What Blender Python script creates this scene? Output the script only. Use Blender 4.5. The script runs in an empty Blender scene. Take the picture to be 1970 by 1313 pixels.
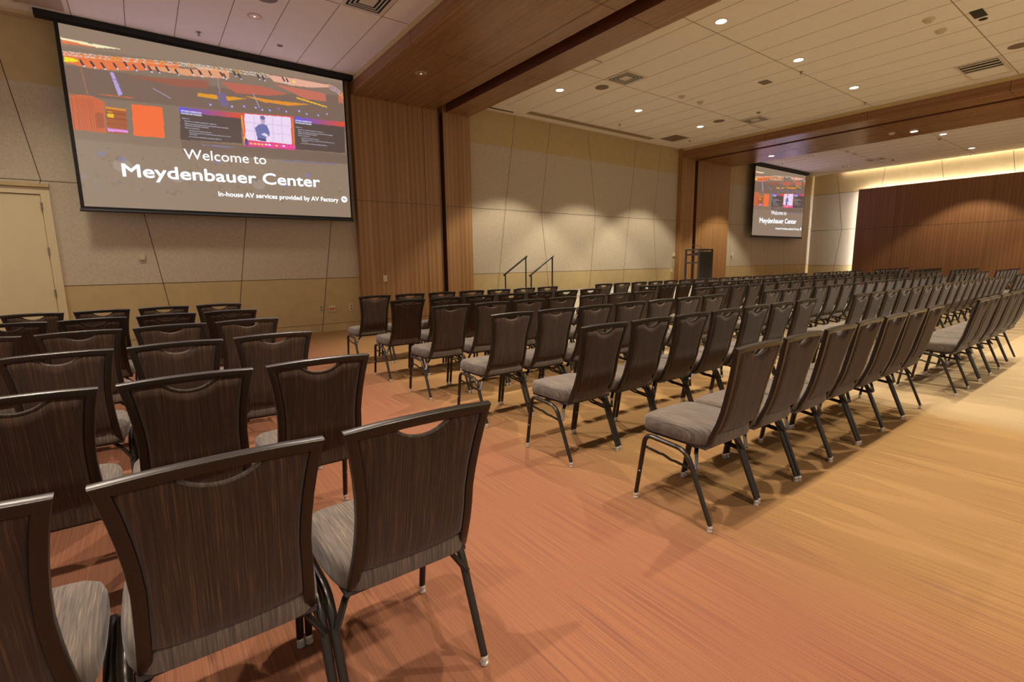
import bpy, bmesh, math, random
import numpy as np
from mathutils import Vector, Matrix
PI = math.pi
sc = bpy.context.scene
COL = sc.collection

# ------------------------------------------------------------------ camera
CH = 1.28
F_PX = 947.6
YAW, PITCH, ROLL = math.radians(36.45), math.radians(9.06), math.radians(0.81)
cam_d = bpy.data.cameras.new('camera')
cam = bpy.data.objects.new('camera', cam_d); COL.objects.link(cam)
fwd = Vector((math.sin(YAW)*math.cos(PITCH), math.cos(YAW)*math.cos(PITCH), -math.sin(PITCH)))
rgt = Vector((math.cos(YAW), -math.sin(YAW), 0))
dwn = fwd.cross(rgt)
r2 = rgt*math.cos(ROLL) + dwn*math.sin(ROLL)
d2 = -rgt*math.sin(ROLL) + dwn*math.cos(ROLL)
m = Matrix.Identity(4)
for i in range(3):
    m[i][0] = r2[i]; m[i][1] = -d2[i]; m[i][2] = -fwd[i]
m[2][3] = CH
cam.matrix_world = m
cam_d.sensor_width = 36.0
cam_d.sensor_fit = 'HORIZONTAL'
cam_d.lens = 36.0*F_PX/1970
cam_d.clip_start = 0.05; cam_d.clip_end = 200
sc.camera = cam

# ------------------------------------------------------------------ world, exposure
world = bpy.data.worlds.new('world'); sc.world = world
world.use_nodes = True
world.node_tree.nodes['Background'].inputs[0].default_value = (1.0, 0.95, 0.86, 1)
world.node_tree.nodes['Background'].inputs[1].default_value = 0.46
vs = sc.view_settings
vs.view_transform = 'Standard'; vs.look = 'None'; vs.gamma = 1.0; vs.use_curve_mapping = False
vs.exposure = 0.0
sc.cycles.max_bounces = 8
sc.cycles.diffuse_bounces = 5
sc.cycles.glossy_bounces = 3
sc.cycles.sample_clamp_indirect = 4.0
sc.cycles.caustics_reflective = False
sc.cycles.caustics_refractive = False

WARM = (1.0, 0.90, 0.72)

# ------------------------------------------------------------------ materials
def srgb(r, g, b):
    def f(c):
        c /= 255.0
        return c/12.92 if c <= 0.04045 else ((c+0.055)/1.055)**2.4
    return (f(r), f(g), f(b), 1)

class MatB:
    def __init__(s, name, rough=0.7, metal=0.0, spec=0.5):
        s.m = bpy.data.materials.new(name); s.m.use_nodes = True
        s.nt = s.m.node_tree; s.b = s.nt.nodes['Principled BSDF']
        s.b.inputs['Roughness'].default_value = rough
        s.b.inputs['Metallic'].default_value = metal
        s.b.inputs['Specular IOR Level'].default_value = spec
    def n(s, t, **k):
        nd = s.nt.nodes.new(t)
        for a, v in k.items(): setattr(nd, a, v)
        return nd
    def l(s, a, b): s.nt.links.new(a, b)
    def coord(s, scale, obj=True, rot=None):
        tc = s.n('ShaderNodeTexCoord'); mp = s.n('ShaderNodeMapping')
        mp.inputs['Scale'].default_value = scale
        if rot: mp.inputs['Rotation'].default_value = rot
        s.l(tc.outputs['Object'], mp.inputs[0]); return mp.outputs[0]
    def noise(s, vec, scale=1.0, detail=2.0, rough=0.5):
        nd = s.n('ShaderNodeTexNoise'); nd.inputs['Scale'].default_value = scale
        nd.inputs['Detail'].default_value = detail; nd.inputs['Roughness'].default_value = rough
        s.l(vec, nd.inputs['Vector']); return nd.outputs['Fac']
    def ramp(s, fac, stops, interp='LINEAR'):
        nd = s.n('ShaderNodeValToRGB'); cr = nd.color_ramp; cr.interpolation = interp
        while len(cr.elements) < len(stops): cr.elements.new(0.5)
        for e, (p, c) in zip(cr.elements, stops):
            e.position = p; e.color = c
        s.l(fac, nd.inputs[0]); return nd.outputs[0]
    def mix(s, fac, a, b, mode='MIX'):
        nd = s.n('ShaderNodeMix', data_type='RGBA', blend_type=mode)
        for v, i in ((fac, 0), (a, 6), (b, 7)):
            if isinstance(v, (int, float, tuple)): nd.inputs[i].default_value = v
            else: s.l(v, nd.inputs[i])
        return nd.outputs[2]
    def math(s, op, a, b=None):
        nd = s.n('ShaderNodeMath', operation=op)
        for v, i in ((a, 0), (b, 1)):
            if v is None: continue
            if isinstance(v, (int, float)): nd.inputs[i].default_value = v
            else: s.l(v, nd.inputs[i])
        return nd.outputs[0]
    def col(s, c):
        if isinstance(c, tuple): s.b.inputs['Base Color'].default_value = c
        else: s.l(c, s.b.inputs['Base Color'])
        return s
    def bump(s, h, st=0.3, dist=0.002):
        nd = s.n('ShaderNodeBump'); nd.inputs['Strength'].default_value = st; nd.inputs['Distance'].default_value = dist
        s.l(h, nd.inputs['Height']); s.l(nd.outputs[0], s.b.inputs['Normal'])

def plain(name, c, rough=0.6, metal=0.0, var=0.06, spec=0.5):
    M = MatB(name, rough, metal, spec)
    n = M.noise(M.coord((1, 1, 1)), 6.0, 3.0)
    d = tuple(x*(1-var) for x in c[:3])+(1,); e = tuple(min(1, x*(1+var)) for x in c[:3])+(1,)
    M.col(M.ramp(n, [(0.3, d), (0.7, e)]))
    return M.m

def glow(name, c, strength):
    m_ = bpy.data.materials.new(name); m_.use_nodes = True
    nt = m_.node_tree; nt.nodes.clear()
    e = nt.nodes.new('ShaderNodeEmission'); o = nt.nodes.new('ShaderNodeOutputMaterial')
    e.inputs[0].default_value = c if len(c) == 4 else (*c, 1); e.inputs[1].default_value = strength
    nt.links.new(e.outputs[0], o.inputs[0])
    return m_

def fabric_mat(name, stops, axis_scale):
    M = MatB(name, 0.85, spec=0.25)
    v = M.coord(axis_scale)
    n1 = M.noise(v, 1.0, 3.0, 0.65)
    v2 = M.coord(tuple(a*3.1 for a in axis_scale))
    n2 = M.noise(v2, 1.0, 1.0)
    f = M.math('ADD', M.math('MULTIPLY', n1, 0.7), M.math('MULTIPLY', n2, 0.3))
    M.col(M.ramp(f, stops))
    M.b.inputs['Sheen Weight'].default_value = 0.15
    M.bump(f, 0.15, 0.001)
    return M.m
FAB = [(0.30, srgb(52, 45, 40)), (0.45, srgb(72, 63, 56)), (0.55, srgb(84, 74, 65)), (0.66, srgb(106, 92, 76)), (0.74, srgb(76, 67, 60))]
M_SEAT_LIT = fabric_mat('fabric_seat_lit', [(p, tuple(min(1, x*1.45) for x in c[:3])+(1,)) for p, c in FAB], (210, 6, 6))  # seat fabric lightened for the light falling from above
FAB_SHADED = [(0.30, srgb(38, 26, 18)), (0.45, srgb(56, 39, 27)), (0.55, srgb(66, 47, 33)), (0.66, srgb(102, 72, 44)), (0.74, srgb(58, 42, 31))]
M_BACK_SHADED = fabric_mat('fabric_back_shaded', FAB_SHADED, (230, 5, 3))  # same fabric as the seat, with the shade on the backs in its colour

def metal_mat():
    M = MatB('bronze_metal', 0.36, 0.65)
    n = M.noise(M.coord((1, 1, 1)), 260.0, 2.0)
    M.col(M.ramp(n, [(0.35, srgb(48, 42, 36)), (0.7, srgb(56, 49, 41))]))
    M.b.inputs['Coat Weight'].default_value = 0.25; M.b.inputs['Coat Roughness'].default_value = 0.25
    return M.m
M_METAL = metal_mat()
M_CHROME = plain('glide_plastic', (0.62, 0.58, 0.52, 1), 0.22, 0.5)
M_BUMP = plain('bumper_plastic', (0.35, 0.3, 0.4, 1), 0.3)  # lavender light on the bumpers is put into the plastic colour
M_BLACK = plain('black_powder_coat', (0.035, 0.035, 0.040, 1), 0.45)
M_DKPANEL = plain('charcoal_laminate', (0.026, 0.023, 0.020, 1), 0.55)
M_SCRBLK = plain('screen_black', (0.010, 0.008, 0.008, 1), 0.7)
M_SLOT = plain('dark_reveal', (0.020, 0.009, 0.005, 1), 0.7)
M_WHITEP = plain('white_plastic', srgb(225, 216, 200), 0.4, var=0.02)
M_BEIGEP = plain('beige_plastic', srgb(205, 190, 160), 0.45, var=0.02)
M_ALU = plain('brushed_trim', srgb(120, 110, 84), 0.4, 0.5)
M_JOINT = plain('joint_dark', srgb(70, 48, 30), 0.8)
M_ORANGE = plain('orange_sockets', srgb(215, 70, 25), 0.4)
M_STEEL = plain('hinge_steel', srgb(150, 140, 120), 0.3, 0.8)

def wood_mat(name, ax, light, dark, rough=0.42):
    """ax: index of the axis across which the veneer strips follow each other, grain runs along the others"""
    M = MatB(name, rough, spec=0.5)
    s1 = [0.25, 0.25, 0.25]; s1[ax] = 9.5
    s2 = [.55, .55, .55]; s2[ax] = 95
    n1 = M.noise(M.coord(tuple(s1)), 1.0, 2.0, 0.6)
    n2 = M.noise(M.coord(tuple(s2)), 1.0, 3.0, 0.6)
    tc = M.n('ShaderNodeTexCoord'); sx = M.n('ShaderNodeSeparateXYZ'); M.l(tc.outputs['Object'], sx.inputs[0])
    w = M.math('SINE', M.math('MULTIPLY', sx.outputs[ax], 2*PI/0.105))
    w2 = M.math('MULTIPLY', M.math('POWER', M.math('ADD', M.math('MULTIPLY', w, 0.5), 0.5), 3.0), 0.15)
    f = M.math('ADD', M.math('ADD', M.math('MULTIPLY', n1, 0.40), M.math('MULTIPLY', n2, 0.42)), w2)
    M.col(M.ramp(f, [(0.36, dark), (0.66, light)]))
    rr = M.n('ShaderNodeMapRange'); M.l(n2, rr.inputs[0]); rr.inputs[3].default_value = rough-0.06; rr.inputs[4].default_value = rough+0.08
    M.l(rr.outputs[0], M.b.inputs['Roughness'])
    return M.m
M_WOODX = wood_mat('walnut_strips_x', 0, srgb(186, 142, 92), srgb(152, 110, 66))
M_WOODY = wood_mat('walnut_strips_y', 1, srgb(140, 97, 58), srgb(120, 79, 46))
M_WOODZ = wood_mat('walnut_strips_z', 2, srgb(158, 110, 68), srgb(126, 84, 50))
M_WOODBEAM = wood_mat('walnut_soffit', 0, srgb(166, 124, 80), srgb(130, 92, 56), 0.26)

def wall_fabric():
    M = MatB('wall_fabric', 0.9, spec=0.2)
    n = M.noise(M.coord((1, 1, 1)), 42.0, 4.0, 0.7)
    n2 = M.noise(M.coord((1, 1, 1)), 170.0, 2.0, 0.7)
    f = M.math('ADD', M.math('MULTIPLY', n, 0.6), M.math('MULTIPLY', n2, 0.4))
    M.col(M.ramp(f, [(0.35, srgb(184, 170, 146)), (0.65, srgb(212, 198, 174))]))
    M.bump(f, 0.2, 0.002)
    return M.m
M_WFAB = wall_fabric()
M_WTAN = plain('wall_tan', srgb(196, 172, 124), 0.75, var=0.05, spec=0.3)
M_DOOR = plain('door_cream', srgb(220, 202, 160), 0.55, var=0.02)
M_CEIL = plain('ceiling_tile', srgb(244, 240, 232), 0.9, var=0.015, spec=0.2)
M_CJOINT = plain('ceiling_joint', srgb(132, 112, 84), 0.9)
M_TRIM = plain('ceiling_trim', srgb(200, 178, 140), 0.6, var=0.02)
M_GRILLE = plain('grille_grey', srgb(128, 112, 96), 0.6)

def carpet():
    M = MatB('carpet', 0.95, spec=0.1)
    tc = M.n('ShaderNodeTexCoord'); sx = M.n('ShaderNodeSeparateXYZ'); M.l(tc.outputs['Object'], sx.inputs[0])
    streak = M.noise(M.coord((150, 1.1, 1)), 1.0, 3.0, 0.7)
    streak2 = M.noise(M.coord((200, 1.5, 1)), 1.0, 1.5, 0.5)
    wob = M.noise(M.coord((3.2, 0.55, 1)), 1.0, 2.0, 0.6)
    weave = M.noise(M.coord((260, 260, 1)), 1.0, 1.0)
    # carpet planks 0.25 x 1 m shift the colour band a little
    br = M.n('ShaderNodeTexBrick'); M.l(M.coord((1, 1, 1), rot=(0, 0, PI/2)), br.inputs['Vector'])
    br.inputs['Scale'].default_value = 1.0; br.inputs['Brick Width'].default_value = 0.9; br.inputs['Row Height'].default_value = 0.25
    br.inputs['Mortar Size'].default_value = 0.0
    br.inputs['Color1'].default_value = (0.3, 0.3, 0.3, 1); br.inputs['Color2'].default_value = (0.7, 0.7, 0.7, 1)
    sh = M.math('ADD', M.math('MULTIPLY', M.math('SUBTRACT', streak, 0.5), 0.55), M.math('MULTIPLY', M.math('SUBTRACT', wob, 0.5), 0.22))
    sh = M.math('ADD', sh, M.math('MULTIPLY', M.math('SUBTRACT', br.outputs['Fac'], 0.5), 0.0))
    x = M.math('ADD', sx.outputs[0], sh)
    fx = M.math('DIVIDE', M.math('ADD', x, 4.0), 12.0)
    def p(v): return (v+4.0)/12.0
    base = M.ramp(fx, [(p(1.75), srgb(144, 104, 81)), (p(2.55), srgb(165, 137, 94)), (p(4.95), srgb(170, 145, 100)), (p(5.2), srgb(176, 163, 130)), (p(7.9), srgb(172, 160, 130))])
    thr = M.ramp(streak2, [(0.27, srgb(140, 84, 108)), (0.43, srgb(208, 162, 142)), (0.60, srgb(232, 200, 156)), (0.78, srgb(250, 204, 125))])
    c = M.mix(0.55, base, thr, 'MULTIPLY')
    c = M.mix(0.30, c, M.ramp(weave, [(0.3, (0.55, 0.5, 0.5, 1)), (0.7, (1, 1, 1, 1))]), 'MULTIPLY')
    M.col(c)
    M.bump(weave, 0.25, 0.003)
    return M.m
M_CARPET = carpet()

# ------------------------------------------------------------------ mesh helpers
class MB:
    def __init__(s): s.v = []; s.f = []; s.mi = []
    def add(s, verts, faces, mi=0):
        o = len(s.v); s.v += [tuple(v) for v in verts]
        s.f += [tuple(i+o for i in f) for f in faces]; s.mi += [mi]*len(faces); return s
    def box(s, x0, x1, y0, y1, z0, z1, mi=0):
        if x0 > x1: x0, x1 = x1, x0
        if y0 > y1: y0, y1 = y1, y0
        if z0 > z1: z0, z1 = z1, z0
        v = [(x0,y0,z0),(x1,y0,z0),(x1,y1,z0),(x0,y1,z0),(x0,y0,z1),(x1,y0,z1),(x1,y1,z1),(x0,y1,z1)]
        return s.add(v, [(0,3,2,1),(4,5,6,7),(0,1,5,4),(1,2,6,5),(2,3,7,6),(3,0,4,7)], mi)
    def tube(s, pts, r, n=8, mi=0, up=(0,0,1), cap=True, sect=None):
        """sweep a circle (or 2D section) along pts"""
        P = [Vector(p) for p in pts]; rings = []
        if sect is None:
            sect = [(math.cos(2*PI*i/n), math.sin(2*PI*i/n)) for i in range(n)]
        n = len(sect); upv = Vector(up)
        for i, p in enumerate(P):
            t = (P[min(i+1, len(P)-1)]-P[max(i-1, 0)]).normalized()
            a = t.cross(upv)
            if a.length < 1e-4: a = t.cross(Vector((1, 0, 0.01)))
            a.normalize(); b = a.cross(t).normalized()
            k = 1.0
            if 0 < i < len(P)-1:
                c = (P[i]-P[i-1]).normalized().dot((P[i+1]-P[i]).normalized())
                k = 1/max(0.7, math.sqrt((1+c)/2))
            rr = r[i] if isinstance(r, (list, tuple)) else r
            rings.append([p+a*(u*rr*k)+b*(w*rr) for u, w in sect])
        o = [v for rg in rings for v in rg]; f = []
        for i in range(len(rings)-1):
            for j in range(n):
                f.append((i*n+j, i*n+(j+1) % n, (i+1)*n+(j+1) % n, (i+1)*n+j))
        if cap:
            f.append(tuple(range(n))[::-1]); f.append(tuple((len(rings)-1)*n+j for j in range(n)))
        return s.add(o, f, mi)
    def lathe(s, prof, c=(0,0,0), n=20, mi=0, flip=1):
        o = []; f = []
        for r, z in prof:
            for j in range(n):
                a = 2*PI*j/n; o.append((c[0]+r*math.cos(a), c[1]+r*math.sin(a), c[2]+z*flip))
        for i in range(len(prof)-1):
            for j in range(n): f.append((i*n+j, i*n+(j+1) % n, (i+1)*n+(j+1) % n, (i+1)*n+j))
        f.append(tuple(range(n))); f.append(tuple((len(prof)-1)*n+j for j in range(n)))
        return s.add(o, f, mi)
    def build(s, name, mats, parent=None, bevel=0.0, smooth=False, seg=2, angle=0.6):
        me = bpy.data.meshes.new(name); me.from_pydata(s.v, [], s.f)
        if not isinstance(mats, (list, tuple)): mats = [mats]
        for mm in mats: me.materials.append(mm)
        me.polygons.foreach_set('material_index', s.mi)
        bm = bmesh.new(); bm.from_mesh(me)
        bmesh.ops.recalc_face_normals(bm, faces=bm.faces)
        if bevel > 0:
            ed = [e for e in bm.edges if len(e.link_faces) == 2 and e.calc_face_angle(0) > 0.5]
            bmesh.ops.bevel(bm, geom=ed, offset=bevel, segments=seg, profile=0.5, affect='EDGES', clamp_overlap=True)
        if smooth:
            for f in bm.faces: f.smooth = True
            for e in bm.edges:
                if len(e.link_faces) == 2 and e.calc_face_angle(0) > angle: e.smooth = False
        bm.to_mesh(me); bm.free()
        o = bpy.data.objects.new(name, me); COL.objects.link(o)
        if parent: o.parent = parent
        return o

def tag(o, label, cat, group=None, kind=None):
    if label: o['label'] = label
    if cat: o['category'] = cat
    if group: o['group'] = group
    if kind: o['kind'] = kind
    return o
def empty(name, loc, label, cat, group=None, rz=0):
    o = bpy.data.objects.new(name, None); COL.objects.link(o)
    o.location = loc; o.rotation_euler = (0, 0, rz); o.empty_display_size = 0.2
    return tag(o, label, cat, group)
def struct(o, label=None, cat=None):
    o['kind'] = 'structure'
    if label: o['label'] = label; o['category'] = cat
    return o
KIDS = {}
def copy_tree(o, parent=None):
    c = o.copy(); COL.objects.link(c)
    if parent: c.parent = parent
    for ch in list(o.children): copy_tree(ch, c)
    return c

# ================================================================== THE ROOM
D = 9.80            # wall with the screens
HC = 4.70           # ceiling
XF = 23.40          # far wall
JM = 2.52; JL = 1.03
# ---- floor
fl = MB().add([(-5, -5, 0), (XF+.2, -5, 0), (XF+.2, D+.2, 0), (-5, D+.2, 0)], [(0, 1, 2, 3)])
fl.box(-5, XF+.2, -5, D+.2, -0.1, -0.002)
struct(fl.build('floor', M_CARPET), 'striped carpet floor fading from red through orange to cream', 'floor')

# ---- wall with the screens (one structure, three bays)
def wall_bay(mb, x0, x1, top_joint, lines, yf=D):
    e = 0.0
    for z0, z1, mi in ((0, JL, 1), (JL, top_joint, 0), (top_joint, HC, 1)):
        mb.add([(x0, yf, z0), (x1, yf, z0), (x1, yf, z1), (x0, yf, z1)], [(0, 1, 2, 3)], mi)
    for z in (JM, JL):
        mb.box(x0, x1, yf-0.002, yf, z-0.004, z+0.004, 2)
    mb.box(x0, x1, yf-0.0015, yf, top_joint-0.003, top_joint+0.003, 3)
    mb.box(x0, x1, yf-0.003, yf, 0.148, 0.152, 2)
    for ln in lines:
        for (xa, za), (xb, zb) in zip(ln[:-1], ln[1:]):
            w = 0.0045
            v = [(xa-w, yf-0.002, za), (xa+w, yf-0.002, za), (xb+w, yf-0.002, zb), (xb-w, yf-0.002, zb)]
            mb.add(v, [(0, 1, 2, 3)], 2)
wl = MB()
wall_bay(wl, -5, 3.55, 3.83, [
    [(-1.33, 4.70), (-1.212, 3.832), (-1.028, 2.52)], [(-1.028, 2.52), (-1.15, 2.3)],
    [(-0.02, 2.52), (0.109, 2.111), (0.243, 1.03), (0.37, 0)], [(1.60, 2.52), (1.370, 1.03), (1.22, 0)],
    [(3.05, 2.52), (2.823, 1.03), (2.67, 0)], [(1.60, 2.52), (1.9, 4.7)], [(-3.0, 4.7), (-3.3, 2.52), (-3.1, 0)]])
wall_bay(wl, 5.9, 13.95, 3.95, [
    [(7.42, 4.70), (7.092, 2.52), (6.75, 0)], [(8.52, 4.70), (8.205, 2.52), (8.374, 1.312), (8.50, 0)],
    [(9.82, 4.70), (10.145, 2.52), (9.90, 0)], [(11.80, 4.70), (11.53, 2.52), (11.26, 0)],
    [(12.93, 4.70), (12.671, 2.50), (13.0, 0)]])
wall_bay(wl, 16.5, XF, 3.92, [
    [(17.06, 4.70), (16.944, 2.52), (17.14, 1.0), (17.25, 0)], [(18.40, 2.52), (18.75, 0)], [(19.85, 2.52), (19.66, 0)],
    [(20.95, 2.52), (21.3, 0)], [(22.52, 2.52), (22.38, 0)], [(18.4, 2.52), (18.75, 4.7)], [(20.95, 2.52), (20.6, 4.7)]])
wl.box(-5, XF, D+.01, D+0.2, 0, HC, 1)
struct(wl.build('wall_left', [M_WFAB, M_WTAN, M_JOINT, M_TRIM]), 'long panelled wall of greige fabric and tan bands', 'wall')

# ---- far wall
fw = MB()
for z0, z1, mi in ((0, JL-.06, 1), (JL-.06, 3.92, 0), (3.92, HC+.2, 1)):
    fw.add([(XF, -5, z0), (XF, D, z0), (XF, D, z1), (XF, -5, z1)], [(0, 1, 2, 3)], mi)
for z in (2.44, JL-.06, 3.92): fw.box(XF-0.002, XF, 8.0, D, z-0.006, z+0.006, 2)
for ln in ([(8.94, 4.63), (8.812, 3.88), (8.604, 2.44), (8.80, 0.687), (8.88, 0)], [(7.30, 4.7), (7.36, 3.9)], [(5.61, 4.7), (5.48, 3.9)], [(3.78, 4.7), (3.66, 3.9)], [(1.9, 4.7), (2.0, 3.9)]):
    for (ya, za), (yb, zb) in zip(ln[:-1], ln[1:]):
        fw.add([(XF-.002, ya-.006, za), (XF-.002, ya+.006, za), (XF-.002, yb+.006, zb), (XF-.002, yb-.006, zb)], [(0, 1, 2, 3)], 2)
fw.box(XF+.01, XF+.2, -5, D, 0, HC+.2, 1)
struct(fw.build('wall_far', [M_WFAB, M_WTAN, M_JOINT]), 'far end wall of pale fabric panels glowing around the wood feature panel', 'wall')

# big wood feature panel on the far wall, standing off the wall, lit from behind
wp = MB().box(XF-.16, XF-.11, -4, 8.06, 0.0, 3.96, 0)
wp.box(XF-.162, XF-.16, -4, 8.06, 2.415, 2.425, 1)
for y in (6.77, 4.12, 1.47, -1.18): wp.box(XF-.162, XF-.16, y-.004, y+.004, 0, 3.96, 1)
wp.box(XF-.11, XF-.002, -4, 7.65, 0, 3.55, 1)
o = wp.build('wood_feature_panel', [M_WOODY, M_SLOT])
tag(o, 'huge dark wood panel on the far end wall with light glowing behind its edges', 'wall panel')
LED = glow('led_strip', (1.0, 0.96, 0.90), 300.0)
LED2 = glow('led_strip_dim', (1.0, 0.98, 0.96), 20.0)
ls = MB().box(XF-.104, XF-.088, 7.82, 7.84, 0.1, 3.76, 0)
ls.box(XF-.104, XF-.088, -4, 7.84, 3.76, 3.78, 0)
struct(ls.build('trim_1', LED))
lc = MB().box(XF-.12, XF-.10, -4, D-1.1, HC+.05, HC+.06, 0)
struct(lc.build('trim_2', LED2))

# ---- ceilings
def ceil_bay(name, x0, x1, xs, ys, label, x1b=None, y1=D, ends=None):
    c = MB()
    c.add([(x0, -5, HC), (x1, -5, HC), (x1, y1, HC), (x0, y1, HC)], [(0, 3, 2, 1)], 0)
    ye = ends if ends else y1
    for x in xs: c.box(x-.004, x+.004, -5, ye, HC-.0015, HC, 1)
    for y in ys: c.box(x0, x1, y-.005, y+.005, HC-.002, HC, 1)
    c.box(x0, x1, -5, y1, HC+.02, HC+.12, 0)
    return struct(c.build(name, [M_CEIL, M_CJOINT]), label, 'ceiling')
ceil_bay('ceiling', -5, 3.46, [-4.6+.575*i for i in range(0)]+[-3.25, -2.68, -2.11, -1.54, -1.02, -0.42, .165, .745, 1.325, 1.905, 2.475, 3.055], [7.08, 4.73, 2.38, .03, -2.32],
         'white tiled ceiling above the big near screen, tinted mauve', ends=9.45)
ceil_bay('ceiling', 6.05, 13.82, [6.82+.609*i for i in range(12)], [7.0, 4.67, 2.3, -.05, -2.4], 'tan lit tiled ceiling of the middle bay with rows of downlights', ends=9.32)
ceil_bay('ceiling', 16.6, XF-.17, [17.2+.609*i for i in range(10)], [7.0, 4.67, 2.3, -.05, -2.4], 'pinkish tiled ceiling before the glowing far wall', ends=9.32)
cv = MB().box(XF-.28, XF, -5, D, HC+.10, HC+.16, 0)
cv.box(XF-.17, XF-.16, -5, D, HC+.0, HC+.04, 0)
struct(cv.build('trim_3', M_TRIM))
tr = MB().box(-5, 3.45, D-.16, D, HC-.05, HC, 0)       # trim where wall meets ceiling
tr.box(6.06, 13.8, D-.03, D, HC-.03, HC, 0)
struct(tr.build('trim_4', M_TRIM))

M_WOODDK = plain('dark_brown_wood', srgb(110, 66, 42), 0.5)  # darker brown for the slot faces
# ---- wood portals: columns on the wall and beams across the ceiling
SZ = 4.42
CY = 9.65
def column(xa0, xa1, xb0, xb1, seam, name, label, metal_x):
    c = MB()
    c.box(xa0, xa1, CY, D, 0, HC, 0); c.box(xb0, xb1, CY, D, 0, HC, 0)
    lo, hi = (xa1, xb0)
    c.box(lo, hi, D-.02, D, 0, HC, 3)
    c.box(xa0, xa1, CY-.001, CY, JM-.013, JM-.007, 1); c.box(xb0, xb1, CY-.001, CY, JM-.013, JM-.007, 1)
    c.box(seam-.004, seam+.004, CY-.001, CY, 0, SZ, 1)
    c.box(xa0, xa1, CY-.001, CY, .160, .170, 1); c.box(xb0, xb1, CY-.001, CY, .160, .170, 1)
    # slot side faces dark (track pocket)
    c.box(lo-.0005, lo+.001, CY+.005, D, 0, SZ, 3); c.box(hi-.001, hi+.0005, CY+.005, D, 0, SZ, 3)
    c.box(metal_x-.008, metal_x+.008, CY-.012, CY+.01, 0, SZ, 2)
    struct(c.build(name, [M_WOODX, M_SLOT, M_ALU, M_WOODDK]), label, 'column')
column(3.46, 5.27, 5.40, 6.06, 4.935, 'trim_5', 'wood clad column with dark slot beside the big near screen', 5.28)
column(13.81, 14.50, 14.64, 16.58, 15.0, 'trim_6', 'wood clad column behind the lectern', 14.645)
def beam(xa0, xa1, xb0, xb1, name, seam, joints, label):
    b = MB()
    b.box(xa0, xa1, -5, CY, SZ, HC, 0); b.box(xb0, xb1, -5, CY, SZ, HC, 0)
    b.box(xa1, xb0, -5, CY, HC-.02, HC+.1, 4)
    b.box(seam-.004, seam+.004, -5, CY, SZ-.001, SZ, 1)
    for y in joints: b.box(xa0, xa1, y-.004, y+.004, SZ-.001, SZ, 1); b.box(xb0, xb1, y-.004, y+.004, SZ-.001, SZ, 1)
    # outer faces: wood below, painted reveal above
    for xx, sg in ((xa0, -1), (xb1, 1)):
        b.box(xx, xx+sg*.003, -5, CY, SZ, 4.615, 2)
        b.box(xx, xx+sg*.002, -5, CY, 4.615, HC, 3)
        for y in joints: b.box(xx+sg*.003, xx+sg*.004, y-.004, y+.004, SZ, 4.615, 1)
    for xx, sg in ((xa1, 1), (xb0, -1)):
        b.box(xx, xx+sg*.002, -5, CY, SZ+.002, HC-.02, 4)
    struct(b.build(name, [M_WOODBEAM, M_SLOT, M_WOODZ, M_WTAN, M_WOODDK]), label, 'beam')
beam(3.46, 5.18, 5.48, 6.04, 'trim_7', 4.89, (7.05, 4.67, 2.3, -.1), 'wide wood clad beam crossing the ceiling beside the near screen')
beam(13.83, 14.48, 14.68, 16.66, 'trim_8', 15.6, (7.12, 4.77, 2.4, 0), 'wood clad beam crossing the ceiling before the far screen')

# ---- door in the near wall
dr = empty('door_1', (-1.55, D, 0), 'cream double door with steel hinges at the left end of the wall', 'door'); dr['kind'] = 'structure'
L = lambda x: x+1.55
leaf = MB().box(L(-2.0), L(-1.063), -.012, 0, 0.01, 2.322)
leaf.build('door_leaf', M_DOOR, dr, bevel=0.002)
fr = MB().box(L(-1.055), L(-.955), -.03, 0, 0, 2.42); fr.box(L(-2.1), L(-1.055), -.03, 0, 2.33, 2.42); fr.box(L(-2.1), L(-2.005), -.03, 0, 0, 2.33)
fr.box(L(-2.08), L(-1.06), -.004, 0.0, 0, 2.335, 1)
fr.build('door_frame', [M_DOOR, M_JOINT], dr, bevel=0.003)
MB().box(L(-2.2), L(-.95), -.06, 0, 2.425, 2.478).build('door_header', M_WTAN, dr, bevel=0.003)
for z in (2.16, 1.532, .926, .25):
    MB().tube([(L(-1.059), -.035, z-.055), (L(-1.059), -.035, z+.055)], .011, 10).build('hinge', M_STEEL, dr, smooth=True)

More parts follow.
